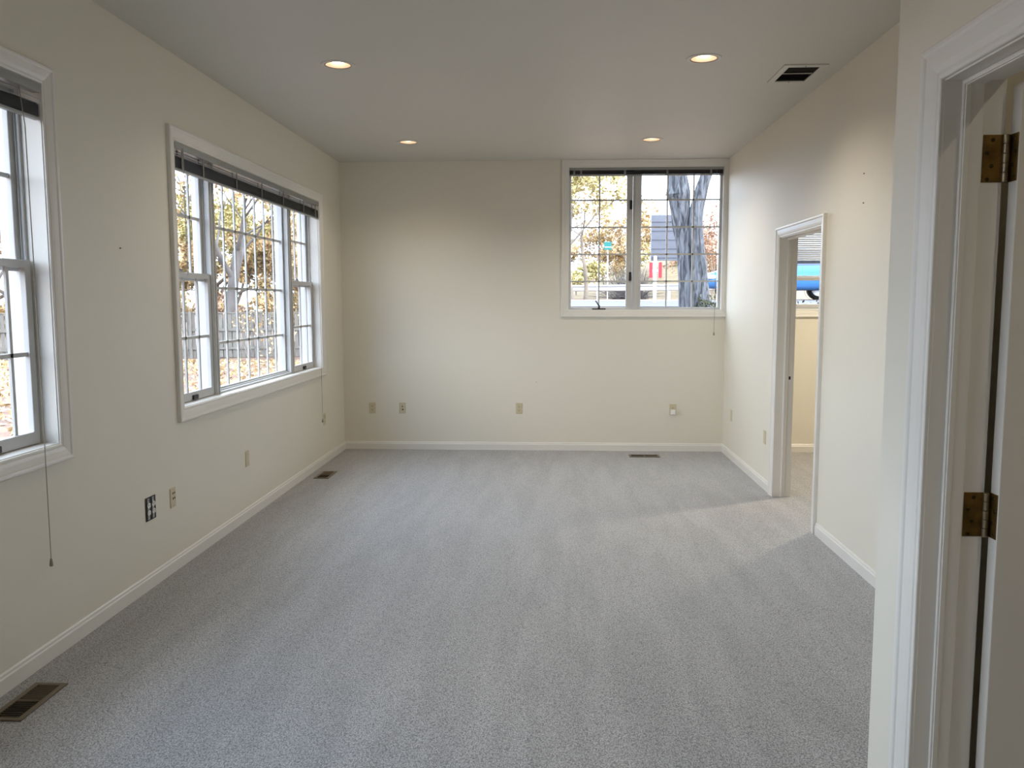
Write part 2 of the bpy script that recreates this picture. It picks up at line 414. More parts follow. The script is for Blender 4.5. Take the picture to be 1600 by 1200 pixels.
# ================================================================== WINDOWS
def glass_pane(mapf, a0, a1, b0, b1, t, parent):
    return MB().add([mapf(a0, b0, t), mapf(a1, b0, t), mapf(a1, b1, t), mapf(a0, b1, t)], [(0, 1, 2, 3)]).build('pane', M['glass'], parent, recalc=False)
def bars(mapf, a0, a1, b0, b1, As, Bs, t, parent, w=.009, d=.006):
    m = MB()
    def bx(p0, p1, q0, q1):
        c = [(p0, q0), (p1, q0), (p1, q1), (p0, q1)]
        m.add([mapf(a, b, t + d) for a, b in c] + [mapf(a, b, t - d) for a, b in c],
              [(0, 1, 2, 3), (7, 6, 5, 4), (0, 1, 5, 4), (1, 2, 6, 5), (2, 3, 7, 6), (3, 0, 4, 7)])
    for a in As: bx(a - w, a + w, b0, b1)
    for b in Bs: bx(a0, a1, b - w, b + w)
    return m.build('muntins', M['sash'], parent)
def sash(name, mapf, a0, a1, b0, b1, sa0, sa1, sb0, sb1, t0, t1, As, Bs, tg, parent, w=.009):
    s = rectframe(mapf, a0, a1, b0, b1, sa0, sa1, sb0, sb1, t0, t1).build(name, M['sash'], parent, bevel=.003)
    A0, A1, B0, B1 = a0 + sa0, a1 - sa1, b0 + sb0, b1 - sb1
    glass_pane(mapf, A0, A1, B0, B1, tg, s)
    bars(mapf, A0, A1, B0, B1, As, Bs, tg, s, w)
    return s

def triple_window(idx, y0, y1, z0, z1):
    root = strut(empty('window_%d' % idx, (XL, (y0 + y1) / 2, z0)))
    inv = Matrix.Translation((-XL, -(y0 + y1) / 2, -z0))
    o0 = (XL, (y0 + y1) / 2, z0)
    mp_ = lambda a, b, t: (XL + t - o0[0], a - o0[1], b - o0[2])
    molding(mp_, y0, y1, z0, z1, CASING).build('casing', M['trim'], root)
    # jamb lining out to the outside face
    rectframe(mp_, y0, y1, z0, z1, .004, .004, .004, .004, .002, -WT + .002).build('jamb_lining', M['trim'], root)
    # outer frame behind the sashes
    rectframe(mp_, y0 + .004, y1 - .004, z0 + .004, z1 - .004, .014, .014, .022, .02, -.088, -WT).build('window_frame', M['sash'], root, bevel=.002)
    L = y0 - 4.775
    # mullions
    for a in (5.415, 7.038):
        mm = MB()
        def bb(p0, p1, t0, t1):
            c = [(p0, z0 + .004), (p1, z0 + .004), (p1, z1 - .004), (p0, z1 - .004)]
            mm.add([mp_(q[0] + L, q[1], t0) for q in c] + [mp_(q[0] + L, q[1], t1) for q in c],
                   [(0, 1, 2, 3), (7, 6, 5, 4), (0, 1, 5, 4), (1, 2, 6, 5), (2, 3, 7, 6), (3, 0, 4, 7)])
        bb(a, a + .085, -.064, -WT + .005); bb(a + .012, a + .030, -.058, -.07); bb(a + .055, a + .073, -.058, -.07)
        mm.build('mullion', M['sash'], root, bevel=.002)
    zt, zm = z1 - .02, 1.70
    for k, (a0, a1, offs) in enumerate(((4.795, 5.413, (5.035, 5.233)), (7.125, 7.745, (7.41, 7.60)))):
        As = [q + L for q in offs]
        lower = sash('lower_sash', mp_, a0 + L, a1 + L, z0 + .006, zm + .028, .042, .040, .055, .034, -.072, -.100, As, [1.324], -.088, root)
        As2 = [q + L + .01 for q in offs]
        sash('upper_sash', mp_, a0 + L, a1 + L, zm - .02, zt, .038, .036, .034, .045, -.112, -.140, As2, [2.08], -.128, root)
        # finger lift and lock
        ac = (a0 + a1) / 2 + L
        c0 = mp_(ac, z0 + .026, -.072)
        MB().box(c0[0] - .001, c0[0] + .012, c0[1] - .035, c0[1] + .035, c0[2] - .014, c0[2] + .014).build('sash_lift', M['black'], lower, bevel=.003)
        c0 = mp_(a0 + .19 + L, zm + .028, -.085)
        lk = MB().box(c0[0] - .012, c0[0] + .012, c0[1] - .03, c0[1] + .03, c0[2], c0[2] + .008)
        lk.tube([(c0[0], c0[1] - .02, c0[2] + .008), (c0[0], c0[1], c0[2] + .018), (c0[0], c0[1] + .03, c0[2] + .012)], .006)
        lk.build('sash_lock', M['head'], lower)
        # track strip beside the upper sash
        tm = MB()
        for aa in (a0, a1 - .010):
            for t0 in (-.101, -.108):
                c = [(aa + L, zm + .03), (aa + .010 + L, zm + .03), (aa + .010 + L, zt), (aa + L, zt)]
                tm.add([mp_(q[0], q[1], t0) for q in c] + [mp_(q[0], q[1], t0 - .004) for q in c],
                       [(0, 1, 2, 3), (7, 6, 5, 4), (0, 1, 5, 4), (1, 2, 6, 5), (2, 3, 7, 6), (3, 0, 4, 7)])
        tm.build('sash_track', M['sash'], root)
    # fixed picture sash
    c0, c1 = 5.500 + L, 7.036 + L
    As = [7.06 - .2085 * i + L for i in range(1, 8)]
    As = [a - .0 for a in As if a > c0 + .05]
    sash('picture_sash', mp_, c0, c1, z0 + .008, zt + .005, .020, .018, .030, .030, -.105, -.150, As, [1.264, 1.642, 2.054], -.132, root)
    # ledge strip below the picture sash
    c = mp_(c0, z0 + .004, -.064)
    d = mp_(c1, z0 + .018, -.105)
    MB().box(d[0], c[0], c[1], d[1], c[2], d[2]).build('sill_strip', M['sash'], root, bevel=.003)
    # outside casing
    rectframe(mp_, y0 - .10, y1 + .10, z0 - .08, z1 + .10, .10, .10, .08, .10, -WT + .002, -WT - .022).build('exterior_casing', M['sash'], root)
    return root
triple_window(1, *WL[0])
triple_window(2, *WL[1])

def back_window(idx, x0, x1, z0, z1, kind):
    ox = (x0 + x1) / 2
    root = strut(empty('window_%d' % idx, (ox, YB, z0)))
    mp_ = lambda a, b, t: (a - ox, -t, b - z0)
    molding(mp_, x0, x1, z0, z1, [(w * .92, t * .8) for w, t in CASING]).build('casing', M['trim'], root)
    rectframe(mp_, x0, x1, z0, z1, .004, .004, .004, .004, .002, -WT + .002).build('jamb_lining', M['trim'], root)
    rectframe(mp_, x0 - .10, x1 + .10, z0 - .08, z1 + .06, .10, .10, .08, .06, -WT + .002, -WT - .022).build('exterior_casing', M['sash'], root)
    if kind == 'casement':
        L = 0
        rectframe(mp_, x0 + .004, x1 - .004, z0 + .004, z1 - .004, .004, .010, .008, .01, -.050, -WT).build('window_frame', M['sash'], root)
        mm = MB()
        for (p0, p1, t0, t1) in ((.822, .898, -.035, -WT + .004), (.838, .882, -.028, -.036)):
            c = [(p0, z0 + .004), (p1, z0 + .004), (p1, z1 - .004), (p0, z1 - .004)]
            mm.add([mp_(*q, t0) for q in c] + [mp_(*q, t1) for q in c], [(0, 1, 2, 3), (7, 6, 5, 4), (0, 1, 5, 4), (1, 2, 6, 5), (2, 3, 7, 6), (3, 0, 4, 7)])
        mm.build('mullion', M['sash'], root, bevel=.003)
        rows = [2.570, 2.297, 2.024, 1.750]
        s = sash('casement_sash', mp_, x0 + .006, .819, z0 + .010, z1 - .012, .022, .060, .016, .035, -.052, -.085, [.484], rows, -.064, root, .0075)
        sash('fixed_sash', mp_, .900, x1 - .012, z0 + .010, z1 - .012, .010, .018, .018, .035, -.052, -.085, [1.170, 1.433], rows, -.064, root, .0075)
        for zc in (2.52, 1.80):
            c = mp_(.801, zc, -.048)
            MB().box(c[0] - .012, c[0] + .014, c[1] - .014, c[1] + .004, c[2] - .045, c[2] + .045).build('sash_lock', M['dark'], s, bevel=.003)
        c = mp_(.50, z0 + .012, -.040)
        op = MB().box(c[0] - .085, c[0] + .055, c[1] - .02, c[1] + .012, c[2] - .008, c[2] + .006)
        op.tube([(c[0] - .015, c[1] - .01, c[2] + .005), (c[0] - .012, c[1] - .03, c[2] + .03), (c[0] - .035, c[1] - .045, c[2] + .062), (c[0] - .052, c[1] - .045, c[2] + .085)], [.011, .009, .007, .006])
        op.build('crank_handle', M['dark'], root, bevel=.002)
    else:
        rectframe(mp_, x0 + .004, x1 - .004, z0 + .004, z1 - .004, .02, .02, .02, .02, -.050, -WT).build('window_frame', M['sash'], root)
        for a0, a1 in ((x0 + .024, ox - .03), (ox + .03, x1 - .024)):
            sash('lower_sash', mp_, a0, a1, z0 + .024, 1.79, .04, .04, .035, .036, -.060, -.088, [], [], -.074, root)
            sash('upper_sash', mp_, a0, a1, 1.77, z1 - .024, .04, .04, .034, .04, -.096, -.124, [], [], -.110, root)
        c = mp_(ox, z0, -.05)
        MB().box(c[0] - .03, c[0] + .03, c[1], c[1] + .10, .004, z1 - z0 - .004).build('mullion', M['sash'], root)
    return root
back_window(3, *WB, 'casement')
back_window(4, *WO, 'hung')

# ================================================================== BLINDS
def slat_mb(L, y, z, w=.025, tilt=0.15, crown=.003, n=5):
    m = MB(); vs = []
    for i in range(n):
        u = i / (n - 1) - .5; yy = u * w * math.cos(tilt); zz = u * w * math.sin(tilt) + crown * (1 - 4 * u * u)
        vs += [(0, y + yy, z + zz), (L, y + yy, z + zz), (0, y + yy, z + zz - .0008), (L, y + yy, z + zz - .0008)]
    fs = []
    for i in range(n - 1):
        a, b = i * 4, i * 4 + 4
        fs += [(a, a + 1, b + 1, b), (a + 2, b + 2, b + 3, a + 3)]
    e = (n - 1) * 4
    fs += [(0, 2, 3, 1), (e, e + 1, e + 3, e + 2)]
    for s_ in (0, 1):
        for i in range(n - 1): fs.append((i * 4 + s_, i * 4 + 4 + s_, i * 4 + 6 + s_, i * 4 + 2 + s_))
    m.add(vs, fs); return m
def blind(label, loc, rz, L, zhead, loose, stack_h, tapes, wand=None, cord=None, light=False, sag=0):
    """local x along the headrail, local -y into the room, top at z = 0"""
    root = tag(empty('venetian_blind', loc, rz), label, 'window blind', 'raised metal venetian blinds')
    h = MB().box(.004, L - .004, -.036, .0, -zhead, 0)
    h.build('headrail', M['head'], root, bevel=.002)
    sm = M['slatlit'] if light else M['slat']
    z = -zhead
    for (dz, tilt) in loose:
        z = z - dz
        slat_mb(L - .012, -.018, z, tilt=tilt).build('slat', M['slatlit'] if (light or dz > .006) else sm, root).location.x = .006
    z0 = z - .004
    st = MB(); k = max(3, int(stack_h / .0045))
    random.seed(len(label))
    for i in range(k):
        s_ = slat_mb(L - .012, -.018 + random.uniform(-.001, .001), z0 - i * stack_h / k, tilt=random.uniform(-.04, .04), crown=.0025)
        st.add([(x + .006, y, zz) for x, y, zz in s_.v], s_.f)
    st.box(.010, L - .010, -.027, -.009, z0 - stack_h + .003, z0 - .004)
    st.build('slat_stack', M['slat'], root)
    zb = z0 - stack_h
    MB().box(.006, L - .006, -.031, -.005, zb - .012, zb).build('bottom_rail', M['slat'] if light else M['head'], root, bevel=.003)
    for x in tapes:
        for yt in (-.0335, -.0035): MB().box(x - .010, x + .010, yt, yt + .001, zb - .004, -zhead).build('ladder_tape', M['tape'], root)
    if wand:
        x, zt, zz = wand
        MB().tube([(x, -.045, -zhead + .01), (x, -.046, zz)], .0045, 6).build('tilt_wand', M['wand'], root)
    if cord:
        x, y1, zz = cord
        c = MB().tube([(x, -.037, -zhead), (x, y1 * .9, -.20), (x, y1, zz * .6), (x, y1, zz)], .0016, 6)
        c.tube([(x, -.037, -zhead), (x + .004, y1 * .9, -.20), (x + .003, y1, zz * .6), (x + .001, y1, zz)], .0012, 6)
        co_ = c.build('pull_cord', M['cord'], root)
        MB().lathe([(.001, .010), (.004, .006), (.006, -.006), (.0075, -.020), (.006, -.026), (.0005, -.028)], (x, y1, zz), 12).build('tassel', M['cord'], co_, smooth=True)
    return root
# rz = 90deg: local x -> +Y, local -y -> +X (into the room)
R90 = math.pi / 2
b2 = blind('grey metal blind pulled up over the wide triple window, with a clear tilt wand', (-2.200, 4.781, 2.465), R90, 2.974, .036,
           [(.022, .35), (.014, .1)], .068, [.10, .40, .95, 1.45, 1.95, 2.50, 2.86], wand=(.085, 0, -.76), cord=(2.85, -.058, -2.02))
b1 = blind('grey metal blind at the left edge of the photo with two slats hanging loose', (-2.200, .551, 2.465), R90, 2.974, .036,
           [(.022, .45), (.020, .35)], .056, [.10, .55, 1.1, 1.7, 2.3, 2.62], cord=(2.825, -.058, -2.02))
b3 = blind('dark blind drawn up tight above the pair of casement windows', (.174, YB + .046, 2.888), 0, 1.546, .026,
           [], .040, [.05, .12, .56, .985, 1.42], cord=(1.475, -.075, -1.66))
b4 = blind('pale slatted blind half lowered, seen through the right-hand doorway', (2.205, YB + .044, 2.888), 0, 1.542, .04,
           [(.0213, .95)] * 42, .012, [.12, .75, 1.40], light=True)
b4['group'] = 'blind in the next room'

# ================================================================== DOORWAYS
def doorway(name, mapf, y0, y1, zh, depth, stop0, stop1, strike=None, both=True):
    root = strut(empty(name, (0, 0, 0)))
    molding(mapf, y0 + .005, y1 - .005, 0, zh - .002, [(w, t * 1.05) for w, t in CASING], closed=False).build('casing', M['trim'], root)
    if both:
        molding(lambda a, b, t: mapf(a, b, -depth - t), y0 + .005, y1 - .005, 0, zh - .002, [(w, t * 1.05) for w, t in CASING], closed=False).build('far_casing', M['trim'], root)
    # lining
    m = grid_wall(mapf, y0, y1, 0, zh, .002, -depth - .002, [(y0 + .006, y1 - .006, 0, zh - .006)])
    m.build('door_jamb', M['trim'], root)
    def stopbox(t0, t1, d):
        s_ = grid_wall(mapf, y0 + .006, y1 - .006, 0, zh - .006, t0, t1, [(y0 + .006 + d, y1 - .006 - d, 0, zh - .006 - d)]); return s_
    st = stopbox(-stop0, -stop1, .010)
    st2 = stopbox(-stop0 - .004, -stop0 - .016, .0125); st.add(st2.v, st2.f)
    st.build('door_stop', M['trim'], root, bevel=.0015)
    return root
d2 = doorway('door_2', mR, D2[0], D2[1], DH, .12, .052, .085)
yj = D2[1] - .006
sp = MB().box(XR + .088, XR + .116, yj - .0015, yj, .918, .978).build('strike_plate', M['trim'], d2)
MB().box(XR + .092, XR + .106, yj - .0025, yj - .0012, .935, .960).build('latch_hole', M['black'], sp)

d1 = doorway('door_1', mN, D1[0], D1[1], DH, .12, .034, .078)
YJ = D1[1] - .006            # face of the far jamb
# opened door slab standing at right angles to the wall
DX0, DY1 = XN + .145, YJ + .002
slab = MB().box(DX0, DX0 + .785, DY1 - .036, DY1, .012, 2.018).build('door_slab', M['slab'], d1, bevel=.002)
slab['label'] = 'painted door leaf standing open'
for s_ in (-1, 1):
    kn = MB().lathe([(.028, 0), (.028, .005), (.010, .010), (.009, .035), (.022, .045), (.027, .058), (.020, .068), (.0005, .070)], (0, 0, 0), 20, 'Y')
    kn.v = [(x + DX0 + .72, (DY1 if s_ > 0 else DY1 - .036) + s_ * y, z + .96) for x, y, z in kn.v]
    kn.build('door_knob', M['brass'], slab, smooth=True)
def hinge(zc, first):
    """leaf on the jamb, leaf on the door edge, five-part barrel"""
    hh = .0515
    px, py = XN + .1325, YJ - .003
    jl = MB().box(XN + .085, px - .004, YJ - .0016, YJ + .001, zc - hh, zc + hh)
    o = jl.build('hinge', M['brass'], d1, bevel=.0008); o['label'] = 'tarnished brass hinge'
    dl = MB().box(DX0 - .0016, DX0 + .001, DY1 - .034, DY1 - .001, zc - hh, zc + hh)
    dl.box(px + .003, DX0 + .001, DY1 - .004, DY1 - .001, zc - hh, zc + hh)
    dl.build('door_leaf', M['brass'], o, bevel=.0006)
    k = 5; g = 2 * hh / k
    for i in range(k):
        z0 = zc - hh + i * g
        MB().lathe([(.0005, z0 + .0006), (.0058, z0 + .0006), (.0062, z0 + .0014), (.0062, z0 + g - .0014), (.0058, z0 + g - .0006), (.0005, z0 + g - .0006)], (px, py - .002, 0), 20).build('knuckle', M['pin'], o, smooth=False)
    sc = MB()
    for (dx, dz) in ((.021, .040), (.010, .012), (.020, -.016), (.012, -.045)):
        cx, cz = XN + .085 + dx, zc + dz
        sc.lathe([(.0004, -.0024), (.0035, -.0022), (.0046, -.0014), (.0046, 0)], (cx, YJ - .0005, cz), 14, 'Y')
        sc.box(cx - .003, cx + .003, YJ - .0030, YJ - .0022, cz - .0005, cz + .0005)
    for (dy, dz) in ((.018, .040), (.027, .012), (.018, -.016), (.025, -.042)):
        sc.lathe([(.0004, -.0024), (.0035, -.0022), (.0046, -.0014), (.0046, 0)], (DX0 - .0008, DY1 - dy, zc + dz), 14, 'X')
    sc.build('screws', M['screw'], o)
hinge(1.861, True); hinge(1.061, False); hinge(.25, False)

# ================================================================== WALL PLATES
def plate_root(label, loc, rz, group='ivory wall plates', cat='outlet', name='wall_outlet', w=.070, h=.115):
    root = tag(empty(name, loc, rz), label, cat, group)
    # local: x along the wall, -y out of the wall
    m = MB().add([(-w / 2, 0, -h / 2), (w / 2, 0, -h / 2), (w / 2, 0, h / 2), (-w / 2, 0, h / 2),
                  (-w / 2 + .004, -.006, -h / 2 + .004), (w / 2 - .004, -.006, -h / 2 + .004), (w / 2 - .004, -.006, h / 2 - .004), (-w / 2 + .004, -.006, h / 2 - .004)],
                 [(3, 2, 1, 0), (4, 5, 6, 7), (0, 1, 5, 4), (1, 2, 6, 5), (2, 3, 7, 6), (3, 0, 4, 7)])
    m.build('plate', M['ivory'], root, bevel=.001)
    return root
def face(root, zc, xc=0, yy=-.006, mat='ivory', dark='black'):
    n = 20; vs = []
    for y in (yy + .001, yy - .003):
        for i in range(n):
            a = 2 * math.pi * i / n
            x = .0165 * math.cos(a); z = .0165 * math.sin(a); z = max(-.0125, min(.0125, z))
            vs.append((xc + x, y, zc + z))
    f = MB().add(vs, [tuple(range(n)), tuple(range(2 * n - 1, n - 1, -1))] + [(i, (i + 1) % n, n + (i + 1) % n, n + i) for i in range(n)]).build('receptacle', M[mat], root)
    s_ = MB().box(xc - .0075, xc - .0050, yy - .0036, yy - .0028, zc - .002, zc + .008)
    s_.box(xc + .0050, xc + .0075, yy - .0036, yy - .0028, zc - .002, zc + .007)
    s_.lathe([(.0004, 0), (.0028, 0), (.0028, .0008)], (xc, yy - .0037, zc - .0075), 12, 'Y')
    s_.build('slots', M[dark], f)
    return f
def screw(root, z=0, x=0): MB().lathe([(.0004, -.0078), (.0028, -.0074), (.0032, -.006)], (x, 0, z), 12, 'Y').build('screw', M['ivory'], root)
def duplex(label, loc, rz, group='ivory duplex outlets'):
    r = plate_root(label, loc, rz, group)
    face(r, .0195); face(r, -.0195); screw(r); return r
ZO = .434
RLft, RRgt = math.pi / 2, -math.pi / 2
duplex('ivory duplex outlet on the back wall nearest the left corner', (-1.874, YB, ZO + .004), 0)
duplex('ivory duplex outlet in the middle of the back wall', (-.334, YB, ZO + .004), 0)
o4 = duplex('ivory outlet on the back wall with a white plug-in unit below the window', (1.252, YB, ZO), 0)
ad = tag(empty('plug_adapter', (1.252, YB - .0095, ZO - .022)), 'small white plug-in unit in the outlet under the back window', 'adapter')
MB().box(-.024, .024, -.034, 0, -.030, .024).build('housing', M['white'], ad, bevel=.005, seg=3)
MB().box(-.012, .012, -.036, -.033, -.026, -.018).build('light_sensor', M['ring'], ad, bevel=.001)
coax = plate_root('ivory cable plate with a round jack, second from the left on the back wall', (-1.556, YB, ZO + .004), 0, 'ivory jack plates', 'jack plate', 'jack_plate')
MB().lathe([(.0004, -.016), (.0045, -.016), (.0048, -.007), (.0085, -.007), (.0085, -.005)], (.004, 0, -.016), 16, 'Y').build('coax_jack', M['dark'], coax)
MB().box(-.007, .007, -.0075, -.005, .010, .020).build('phone_jack', M['black'], coax)
screw(coax, .042); screw(coax, -.042)
duplex('ivory outlet on the left wall just behind the hanging blind cord', (XL, 7.80, .427), RLft)
p5 = plate_root('blank ivory plate on the left wall under the wide window', (XL, 5.765, .430), RLft, 'ivory blank plates', 'wall plate', 'blank_plate')
screw(p5, .030); screw(p5, -.030)
p6 = plate_root('ivory plate with two small dark jacks beside the open electrical box', (XL, 4.590, .428), RLft, 'ivory jack plates', 'jack plate', 'jack_plate')
for zz, ww in ((.026, .008), (-.004, .009)):
    for xx in (-.004, .016):
        MB().box(xx - ww / 2, xx + ww / 2, -.0075, -.005, zz - .006, zz + .006).build('jack', M['black'], p6)
screw(p6, .045); screw(p6, -.045)
p7 = plate_root('blank ivory plate on the right wall nearest the back corner', (XR, 8.175, .430), RRgt, 'ivory blank plates', 'wall plate', 'blank_plate')
screw(p7, .030); screw(p7, -.030)
p8 = plate_root('blank ivory plate on the right wall beside the doorway casing', (XR, 6.885, .427), RRgt, 'ivory blank plates', 'wall plate', 'blank_plate')
screw(p8, .030); screw(p8, -.030)
# electrical box without its cover
bx = tag(empty('electrical_box', (XL, 4.325, .433), RLft), 'open two-gang electrical box with four bare sockets and no cover, left wall', 'electrical box')
rectframe(lambda a, b, t: (a, -t, b), -.056, .056, -.064, .064, .003, .003, .003, .003, .0035, .0006).build('box_rim', M['dark'], bx)
MB().box(-.053, .053, -.0022, -.0006, -.061, .061).build('box_recess', M['black'], bx)
for xx in (-.026, .026):
    yk = MB().box(xx - .010, xx + .010, -.0052, -.0022, -.058, .058); yk.build('yoke', M['steel'], bx, bevel=.0005)
    for zz in (.020, -.020):
        f = face(bx, zz, xx, -.006, 'white')
    MB().lathe([(.0004, -.0078), (.0028, -.0074), (.0032, -.005)], (xx, 0, .050), 12, 'Y').build('screw', M['ringdark'], bx)

# nails / anchors left in the walls
def nail(label, loc, axis, r=.006):
    d = {'X+': (1, 0, 0), 'X-': (-1, 0, 0), 'Y-': (0, -1, 0)}[axis]
    p = Vector(loc); n = Vector(d)
    o = MB().tube([p - n * .001, p + n * .006, p + n * .0075], [r * .6, r, r * .5], 10).build('nail', M['dark'])
    return tag(o, label, 'nail', 'nails left in the walls')
nail('small dark nail in the left wall between the two windows', (XL, 4.133, 1.817), 'X+', .0035)
nail('small nail high on the right wall, upper of the two past the doorway', (XR, 4.883, 2.266), 'X-', .0035)
nail('small nail on the right wall, lower of the two past the doorway', (XR, 4.875, 2.101), 'X-', .003)
nail('tiny dark nail in the back wall above and right of the middle outlet', (-.155, YB, .714), 'Y-', .0035)

# ================================================================== FLOOR REGISTERS
def register(label, loc, rz, L=.305, Wd=.135, fr=.022):
    root = tag(empty('floor_register', loc, rz), label, 'floor vent', 'brown floor registers')
    f = rectframe(lambda a, b, t: (a, b, t), -L / 2, L / 2, -Wd / 2, Wd / 2, fr, fr, fr, fr, .006, .0005)
    f.build('frame', M['register'], root, bevel=.002)
    MB().box(-L / 2 + fr, L / 2 - fr, -Wd / 2 + fr, Wd / 2 - fr, .0003, .0009).build('duct', M['duct'], root)
    MB().box(-.003, .003, -Wd / 2 + fr, Wd / 2 - fr, .0012, .0055).build('divider', M['register'], root)
    x0, x1 = -L / 2 + fr, L / 2 - fr
    n = 9
    for h0, h1, til in ((x0, -.003, -1), (.003, x1, 1)):
        for i in range(n):
            xc = h0 + (h1 - h0) * (i + .5) / n
            dx = .0020; a = -.0010 if til < 0 else .0009
            MB().add([(xc - dx / 2 - a, -Wd / 2 + fr, .0012), (xc + dx / 2 - a, -Wd / 2 + fr, .0012), (xc + dx / 2 + a, -Wd / 2 + fr, .005), (xc - dx / 2 + a, -Wd / 2 + fr, .005),
                      (xc - dx / 2 - a, Wd / 2 - fr, .0012), (xc + dx / 2 - a, Wd / 2 - fr, .0012), (xc + dx / 2 + a, Wd / 2 - fr, .005), (xc - dx / 2 + a, Wd / 2 - fr, .005)],
                     [(0, 1, 2, 3), (7, 6, 5, 4), (0, 4, 5, 1), (1, 5, 6, 2), (2, 6, 7, 3), (3, 7, 4, 0)]).build('louvre', M['register'], root)
    return root
r1 = register('brown metal floor register in the near left corner of the carpet', (-2.028, 3.003, 0), R90)
r2 = copy_tree(r1); r2.location = (-2.018, 7.238, 0)
r2['label'] = 'brown floor register by the left wall near the back corner'
r3 = copy_tree(r1); r3.location = (.934, 8.275, 0); r3.rotation_euler = (0, 0, 0)
r3['label'] = 'brown floor register in the carpet below the back window'

# ================================================================== CEILING DIFFUSER
dfu = tag(empty('ceiling_diffuser', ((DIF[0] + DIF[1]) / 2, (DIF[2] + DIF[3]) / 2, H)), 'painted ceiling air grille with dark opening near the right wall', 'ceiling vent')
dw, dl = (DIF[1] - DIF[0]) / 2, (DIF[3] - DIF[2]) / 2
mD = lambda a, b, t: (a, b, t)
rectframe(mD, -dw - .038, dw + .038, -dl - .045, dl + .030, .038, .038, .045, .030, -.008, .0).build('frame', M['grille'], dfu, bevel=.002)
MB().box(-dw, dw, -dl, dl, .045, .05).build('duct', M['duct'], dfu)
rectframe(mD, -dw, dw, -dl, dl, .002, .002, .002, .002, -.002, .05).build('duct_collar', M['duct'], dfu)
ym = .0
cmb = MB().box(-dw + .002, dw - .002, ym - .0015, ym + .0015, -.003, .004)
for i in range(8):
    xx = -dw + .022 + i * (2 * dw - .044) / 7
    cmb.box(xx - .004, xx + .004, ym - .007, ym - .001, -.004, .0)
cmb.build('damper_comb', M['grille'], dfu)
for i in range(8):
    for sg in (-1, 1):
        yy = sg * (.022 + i * (dl - .03) / 8)
        MB().add([(-dw + .002, yy, .004), (dw - .002, yy, .004), (dw - .002, yy + sg * .010, .020), (-dw + .002, yy + sg * .010, .020),
                  (-dw + .002, yy + .001, .004), (dw - .002, yy + .001, .004), (dw - .002, yy + sg * .010 + .001, .020), (-dw + .002, yy + sg * .010 + .001, .020)],
                 [(0, 1, 2, 3), (7, 6, 5, 4), (0, 4, 5, 1), (2, 6, 7, 3), (0, 3, 7, 4), (1, 5, 6, 2)]).build('louvre', M['duct'], dfu)
for yy in (-dl - .022, dl + .014):
    MB().lathe([(.0004, -.0105), (.004, -.0095), (.005, -.008)], (0, yy, 0), 12).build('screw', M['dark'], dfu)

# ================================================================== RECESSED DOWNLIGHTS
def downlight(label, x, y):
    root = tag(empty('recessed_downlight', (x, y, H)), label, 'ceiling light', 'recessed downlights')
    MB().lathe([(.079, .006), (.079, -.003), (.082, -.006), (.098, -.005), (.103, -.002), (.103, .0), (.079, .0)], (0, 0, 0), 48, close=False).build('trim_ring', M['ring'], root, smooth=False)
    MB().lathe([(.0785, -.0045), (.0745, -.004), (.0745, .006), (.0785, .006)], (0, 0, 0), 48, close=True).build('lip', M['ringdark'], root)
    MB().lathe([(.0745, .0), (.070, .030), (.060, .060), (.052, .085)], (0, 0, 0), 48).build('reflector', M['reflector'], root, smooth=True)
    MB().lathe([(.083, .0), (.083, .16), (.0005, .16)], (0, 0, 0), 32).build('housing', M['duct'], root)
    MB().lathe([(.0005, .0105), (.024, .0115), (.034, .0145), (.038, .021), (.038, .09)], (0, 0, 0), 32).build('bulb', M['bulb'], root, smooth=True)
    return root
LP = 22.0
def lamp_light(x, y, pw=LP, soft=.012):
    l = bpy.data.lights.new('downlight_beam', 'SPOT'); l.energy = pw; l.color = (1.0, 0.865, 0.66); l.spot_size = math.radians(140); l.spot_blend = 0.9; l.shadow_soft_size = soft
    o = bpy.data.objects.new('downlight_beam', l); COL.objects.link(o); o.location = (x, y, H - .004)
names = ['front left recessed downlight glowing in the ceiling', 'front right recessed downlight, beside the ceiling air grille',
         'far left recessed downlight close to the back wall', 'far right recessed downlight above the back window',
         'recessed downlight overhead above the near window', 'recessed downlight behind the viewpoint', 'recessed downlight in the next room', 'added unseen downlight brightening the open door']
for nme, (x, y) in zip(names, LAMPS):
    downlight(nme, x, y); lamp_light(x, y, 200.0 if x > 3 else (20.0 if x > 1.5 else ((LP + 4 if x > 0 else LP - 8) if y > 4 else 3.0)), .10 if x > 3 else .012)

# ================================================================== OUTDOORS
def smooth(t): t = max(0, min(1, t)); return t * t * (3 - 2 * t)
def gz(x, y):
    """ground height: low yard on the left, higher street side behind the back wall"""
    lo_ = -0.62
    hi = 1.30 + .0165 * (y - 9)
    hi = min(hi, 1.60)
    if y > 44: hi += (y - 44) * .05
    if y < 8.8: return lo_ if x < 0 else 1.0
    a, b = -.265 * y, -.05 * y
    return lo_ + (hi - lo_) * smooth((x - a) / (b - a))
def terrain():
    xs = list(np.concatenate([np.linspace(-70, -12, 24), np.linspace(-11, 12, 34), np.linspace(13, 60, 18)]))
    ys = list(np.concatenate([np.linspace(8.77, 60, 60), np.linspace(62, 110, 12)]))
    m = MB(); vs = []
    for y in ys:
        for x in xs: vs.append((x, y, gz(x, y)))
    nx = len(xs)
    fs = [(j * nx + i, j * nx + i + 1, (j + 1) * nx + i + 1, (j + 1) * nx + i) for j in range(len(ys) - 1) for i in range(nx - 1)]
    m.add(vs, fs)
    m.add([(-70, -30, -.62), (XL - WT - .002, -30, -.62), (XL - WT - .002, 8.77, -.62), (-70, 8.77, -.62)], [(0, 1, 2, 3)])
    return m
g_ = terrain().build('ground', M['ground']); strut(g_, 'ground strewn with fallen leaves')

